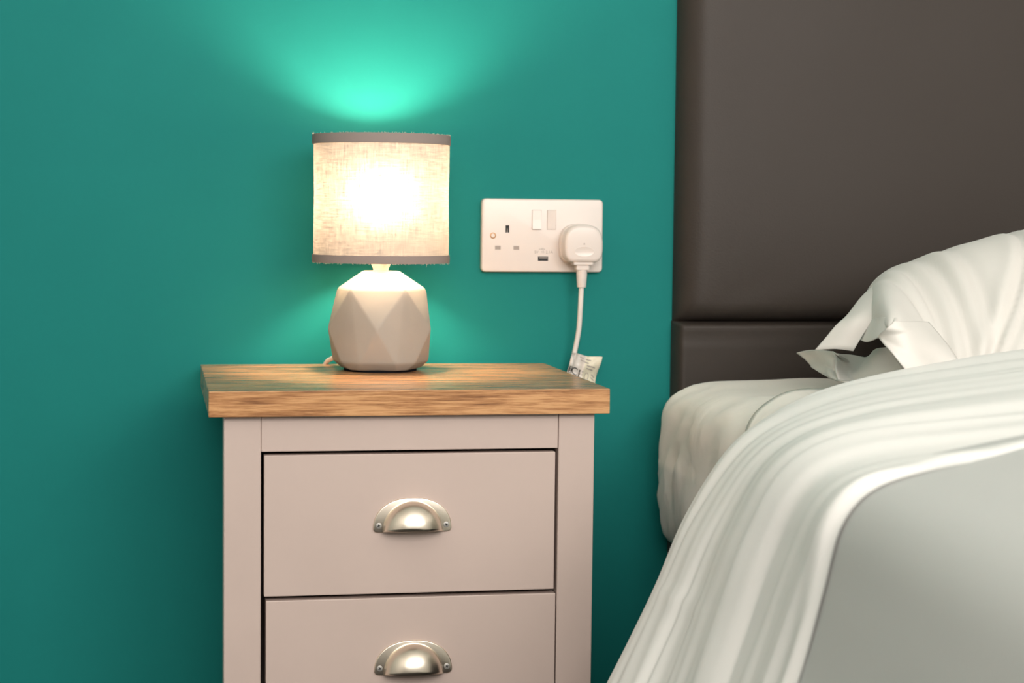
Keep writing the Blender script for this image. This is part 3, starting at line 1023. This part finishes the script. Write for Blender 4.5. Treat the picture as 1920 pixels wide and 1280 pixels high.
def duvet_pt(j, y):
    """smooth base surface at section index j and depth y"""
    k = 0
    while k < len(DSEC)-2 and y < DSEC[k+1][0]:
        k += 1
    y0, y1 = DSEC[k][0], DSEC[k+1][0]
    f = (y-y0)/(y1-y0)
    f = max(0.0, min(1.0, f))
    p0, p1 = DSEC[max(k-1, 0)][1][j], DSEC[k][1][j]
    p2, p3 = DSEC[k+1][1][j], DSEC[min(k+2, len(DSEC)-1)][1][j]
    h = 0.5*((2*p1) + (p2-p0)*f + (2*p0-5*p1+4*p2-p3)*(f*f) + (3*p1-p0-3*p2+p3)*(f**3))
    return Vector((h.x, y, h.z))
def fold(j, y):
    """pleats that run round the bed edge, deeper on the hanging side"""
    g = j/(NU-1)
    hang = sstep(0.55, 0.15, g)
    warp = 0.05*noise.noise(Vector((g*2.2, y*1.7, 4.0))) + 0.10*g*g - 0.05*hang*(1-g)
    w = y + warp
    s = 0.0085*noise.noise(Vector((w*11, g*1.1, 9.0)))
    s += 0.0075*noise.noise(Vector((w*23, g*1.7+3, 2.0)))
    s += 0.0034*noise.noise(Vector((w*47, g*2.4+7, 5.0)))
    # sharper pinched creases between the swells
    s -= 0.0045*math.exp(-(noise.noise(Vector((w*14+2, g*1.3, 12.0)))/0.10)**2)*(0.5+noise.noise(Vector((w*5, g*3.5, 1.0))))
    return s*(0.50+1.0*hang)
def far_side(rows):
    """carry every row on across the bed and down its far side"""
    out = []
    for r in rows:
        p = r[-1]
        ext = [p + Vector(d) for d in ((0, 0, 0), (0.2, 0, 0.003), (0.42, 0, 0.0), (0.60, 0, -0.012), (0.70, 0, -0.045), (0.745, 0, -0.12), (0.765, 0, -0.22), (0.775, 0, -0.36))]
        out.append(list(r) + resample(ext, 26)[1:])
    return out
duvet = empty('duvet', (1.0, -1.3, MZ1), 'puffy pale grey duvet with a white turned-back edge hanging over the bed side', 'duvet')
# body
ysb = [-0.505 - (2.03-0.505)*k/120 for k in range(121)]
rows = [[duvet_pt(j, y) for j in range(NU)] for y in ysb]
NN = grid_normals(rows)
sgn = 1 if NN[20][NU-5].z > 0 else -1
for i, y in enumerate(ysb):
    for j in range(NU):
        g = j/(NU-1)
        d = 0.006*noise.noise(Vector((g*4, y*3.0, 1.5))) + 0.003*math.sin(11*y+9*g)
        d += -0.006 if y > -0.86 else 0.0
        rows[i][j] = rows[i][j] + sgn*NN[i][j]*d
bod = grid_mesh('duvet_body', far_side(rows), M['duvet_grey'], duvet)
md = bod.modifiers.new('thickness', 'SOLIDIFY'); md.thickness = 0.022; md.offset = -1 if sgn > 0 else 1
# turned-back top edge, rolled at the head end and lying on the body
Y_F, Y_C = -0.505, -0.90
NV = 190
yb = [Y_F + (Y_C-Y_F)*k/NV for k in range(NV+1)]
def crease_y(j, y):
    g = j/(NU-1)
    w = (y-Y_F)/(Y_C-Y_F)
    return y + w*w*(0.010*math.sin(13*g) + 0.012*noise.noise(Vector((g*7, 0.0, 3.0))))
base_rows = [[duvet_pt(j, crease_y(j, y)) for j in range(NU)] for y in yb]
NN = grid_normals(base_rows)
rows = []
for i, y in enumerate(yb):
    r = []
    w = i/NV
    for j in range(NU):
        q = crease_y(j, y)
        off = 0.006 + fold(j, q)*sstep(0.0, 0.10, w) + 0.0025*math.exp(-((w-0.955)/0.03)**2)
        off = max(off, -0.001)
        off *= (1-sstep(0.965, 1.0, w)) if w > 0.965 else 1.0
        # stitched hem low on the hanging side
        g = j/(NU-1)
        off += 0.0016*math.exp(-((g-0.185)/0.006)**2)*sstep(0.02, 0.10, w)*sstep(0.45, 0.25, w)
        r.append(base_rows[i][j] + sgn*NN[i][j]*off)
    rows.append(r)
# roll the head-end edge under
R_ = 0.014
roll = []
for k in range(1, 10):
    a = PI*0.95*k/9
    roll.append([rows[0][j] + Vector((0, R_*math.sin(a), 0)) - sgn*NN[0][j]*R_*(1-math.cos(a)) for j in range(NU)])
rows = list(reversed(roll)) + rows
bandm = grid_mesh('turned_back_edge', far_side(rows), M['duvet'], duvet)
bandm['label'] = 'pleated white turned-back top edge of the duvet'

# ------------------------------------------------------------------ pillow
pil = empty('pillow', (0.85, -0.29, MZ1), 'plump white pillow in a flanged pillowcase against the headboard', 'pillow')
PX, PYc, PA, PB, PZ = 0.850, -0.290, 0.388, 0.205, 0.668
def pil_fold(x, y, z):
    # long creases fanning up from the front edge
    fr = sstep(-0.20, -0.36, y)
    s = 0.0
    wv = 0.012*noise.noise(Vector((x*6, z*9, 1.0)))
    for x0, sl, z0, w, a in ((0.507, 0.925, 0.630, 0.0055, -0.0085), (0.527, 0.94, 0.637, 0.0050, -0.0060), (0.560, 1.25, 0.630, 0.008, -0.006), (0.488, 0.10, 0.670, 0.007, -0.0050), (0.512, 0.14, 0.670, 0.007, -0.0065), (0.472, -0.15, 0.680, 0.006, -0.004), (0.540, 0.18, 0.680, 0.008, -0.0045)):
        q = x - x0 - sl*(z-z0) - wv*(0 if sl > 0.5 else 1)
        s += a*math.exp(-(q/w)**2) - 0.45*a*math.exp(-((q-2.2*w)/(1.6*w))**2) - 0.35*a*math.exp(-((q+2.2*w)/(1.6*w))**2)
    s += 0.0035*noise.noise(Vector((x*26-14*z, z*9, 6.0)))
    s *= fr
    s += 0.004*noise.noise(Vector((x*6, y*6, z*6)))
    return s
NP = 210
def axis_p(k): return math.sin(PI/2*(2*k/NP-1))
def pil_surf(sx_, sy_, up):
    q = max(0.0, (1-abs(sx_)**2.2))*max(0.0, (1-abs(sy_)**2.2))
    h = q**0.42
    # corners pull in a little
    x = PX + PA*sx_*(1-0.05*sy_*sy_)
    y = PYc + PB*sy_*(1-0.05*sx_*sx_)
    le = sstep(-0.80, -1.0, sx_)
    x += 0.36*(y-PYc)*sstep(0.2, -0.9, sx_)              # the open end is pulled round towards the table
    mid = PZ + 0.012*le - 0.068*sstep(-0.1, 1.0, -sy_)*(1-le)
    if up:
        z = mid + 0.118*h
    else:
        z = mid - (mid-(MZ1+0.004))*min(1.0, h*1.1)*sstep(-1.0, -0.70, sx_)
    return Vector((x, y, z))
rowsU = [[pil_surf(axis_p(i), axis_p(j), True) for i in range(NP+1)] for j in range(NP+1)]
NN = grid_normals(rowsU)
s2 = 1 if NN[NP//2][NP//2].z > 0 else -1
for j in range(NP+1):
    for i in range(NP+1):
        p = rowsU[j][i]
        e = min(1.0, (1-axis_p(i)**2)*4)*min(1.0, (1-axis_p(j)**2)*6)
        rowsU[j][i] = p + s2*NN[j][i]*pil_fold(p.x, p.y, p.z)*e
rowsL = [[pil_surf(axis_p(i), axis_p(j), False) for i in range(NP+1)] for j in range(NP+1)]
nV = (NP+1)*(NP+1)
verts = [tuple(p) for r in rowsU for p in r] + [tuple(p) for r in rowsL for p in r]
faces = []
for j in range(NP):
    for i in range(NP):
        a = j*(NP+1)+i
        faces.append((a, a+1, a+NP+2, a+NP+1))
        faces.append((nV+a, nV+a+NP+1, nV+a+NP+2, nV+a+1))
me = bpy.data.meshes.new('pillow_body')
me.from_pydata(verts, [], faces)
bm = bmesh.new(); bm.from_mesh(me)
bmesh.ops.remove_doubles(bm, verts=bm.verts, dist=0.0004)
bmesh.ops.recalc_face_normals(bm, faces=bm.faces)
bm.to_mesh(me); bm.free()
link('pillow_body', me, M['pillow'], pil, True)

def loft(name, curves, nu, nv, mat, parent, wob=0.0, thick=0.0012, seed=0.0):
    """a smooth cloth surface through several curves of points"""
    C = [resample(c, nu) for c in curves]
    rows = [[cr([c[j] for c in C], (len(C)-1)*i/(nv-1)) for j in range(nu)] for i in range(nv)]
    if wob:
        N_ = grid_normals(rows)
        for i in range(nv):
            for j in range(nu):
                p = rows[i][j]
                rows[i][j] = p + N_[i][j]*wob*noise.noise(Vector((p.x*22, p.y*14, p.z*22+seed)))
    o = grid_mesh(name, rows, mat, parent)
    m_ = o.modifiers.new('thickness', 'SOLIDIFY')
    m_.thickness = thick
    m_.offset = 0
    return o
Y = ray_y
PROJ = []
for r in rowsU:
    for p in r:
        d = p-CAM
        w = d.dot(_fw)
        PROJ.append((960 + F_PX*d.dot(RT)/w, 640 - F_PX*d.dot(UP)/w, w, p))
def on_pillow(u, v, off=0.0):
    """the point seen at (u, v) at the depth of the pillow's nearest surface there, moved off towards the room"""
    near = heapq.nsmallest(14, PROJ, key=lambda q: (q[0]-u)**2 + (q[1]-v)**2 + (q[2]-1.4)*60)
    return ray_y(u, v, sum(q[3].y for q in near)/len(near) - off)
# upper flange of the open end: from the pillow's end seam down to its free edge
SEAM = [(1708, 496), (1688, 518), (1668, 544), (1650, 575), (1632, 605), (1614, 634), (1600, 658)]
EDGE = [(1696, 494), (1653, 522), (1616, 558), (1588, 592), (1568, 610), (1547, 634), (1528, 656)]
seam = [on_pillow(a, b, 0.010) for a, b in SEAM]
ysm = [p.y for p in seam]
for _ in range(4):
    ysm = [ysm[0]] + [(ysm[k-1]+2*ysm[k]+ysm[k+1])/4 for k in range(1, len(ysm)-1)] + [(ysm[-1]+ysm[-2])/2]
seam = [ray_y(a, b, y) for (a, b), y in zip(SEAM, ysm)]
edge = [ray_y(a, b, p.y + 0.028) for (a, b), p in zip(EDGE, seam)]
midc = [a.lerp(b, 0.5) + Vector((-0.001, -0.004, 0.002)) for a, b in zip(seam, edge)]
loft('upper_flange', [seam, midc, edge], 40, 16, M['pillow'], pil, 0.002)
# gathered bit of the seam above the opening
G1 = [(1622, 602), (1650, 596), (1682, 596)]
G2 = [(1616, 620), (1646, 614), (1680, 606)]
G3 = [(1611, 636), (1626, 641), (1648, 634), (1678, 614)]
loft('seam_gather', [[on_pillow(a, b, 0.003) for a, b in G1], [on_pillow(a, b, 0.007) for a, b in G2], [on_pillow(a, b, 0.004) for a, b in G3]], 50, 20, M['pillow'], pil, 0.005, seed=3.0)
# front flange, hanging from the front seam
FL = [((1678, 602), (1740, 604)), ((1662, 616), (1760, 626)), ((1648, 632), (1780, 650)), ((1674, 664), (1800, 680)), ((1706, 704), (1830, 716))]
FC = []
for (a, b) in FL:
    FC.append([on_pillow(a[0]+(b[0]-a[0])*t, a[1]+(b[1]-a[1])*t, 0.010*(1-t)+0.001) for t in (0.0, 0.33, 0.66, 1.0)])
loft('front_flange', FC, 24, 30, M['pillow'], pil, 0.0015, seed=5.0)
# lower flange: a cupped layer that comes round from the back corner
loft('lower_flange', [
    [Y(1494, 661, -0.160), Y(1512, 657, -0.190), Y(1530, 655, -0.240), Y(1562, 659, -0.300)],
    [Y(1508, 672, -0.165), Y(1526, 668, -0.205), Y(1548, 668, -0.270), Y(1575, 668, -0.310)],
    [Y(1519, 684, -0.180), Y(1540, 684, -0.235), Y(1562, 686, -0.300), Y(1590, 675, -0.290)],
    [Y(1524, 690, -0.200), Y(1546, 700, -0.265), Y(1566, 708, -0.330), Y(1605, 698, -0.285)],
    [Y(1560, 706, -0.260), Y(1570, 713, -0.320), Y(1590, 716, -0.370), Y(1625, 712, -0.300)],
], 30, 30, M['pillow'], pil, 0.003, seed=8.0)
loft('inner_flap', [
    [Y(1562, 659, -0.300), Y(1590, 666, -0.270), Y(1622, 672, -0.280), Y(1645, 656, -0.360), Y(1664, 650, -0.410)],
    [Y(1568, 672, -0.320), Y(1592, 684, -0.295), Y(1612, 688, -0.310), Y(1640, 670, -0.385), Y(1675, 664, -0.425)],
    [Y(1566, 692, -0.335), Y(1590, 700, -0.320), Y(1608, 700, -0.345), Y(1645, 688, -0.405), Y(1690, 684, -0.440)],
    [Y(1570, 712, -0.345), Y(1595, 716, -0.345), Y(1620, 716, -0.380), Y(1660, 712, -0.425), Y(1705, 706, -0.450)],
], 40, 26, M['pillow'], pil, 0.004, seed=11.0)
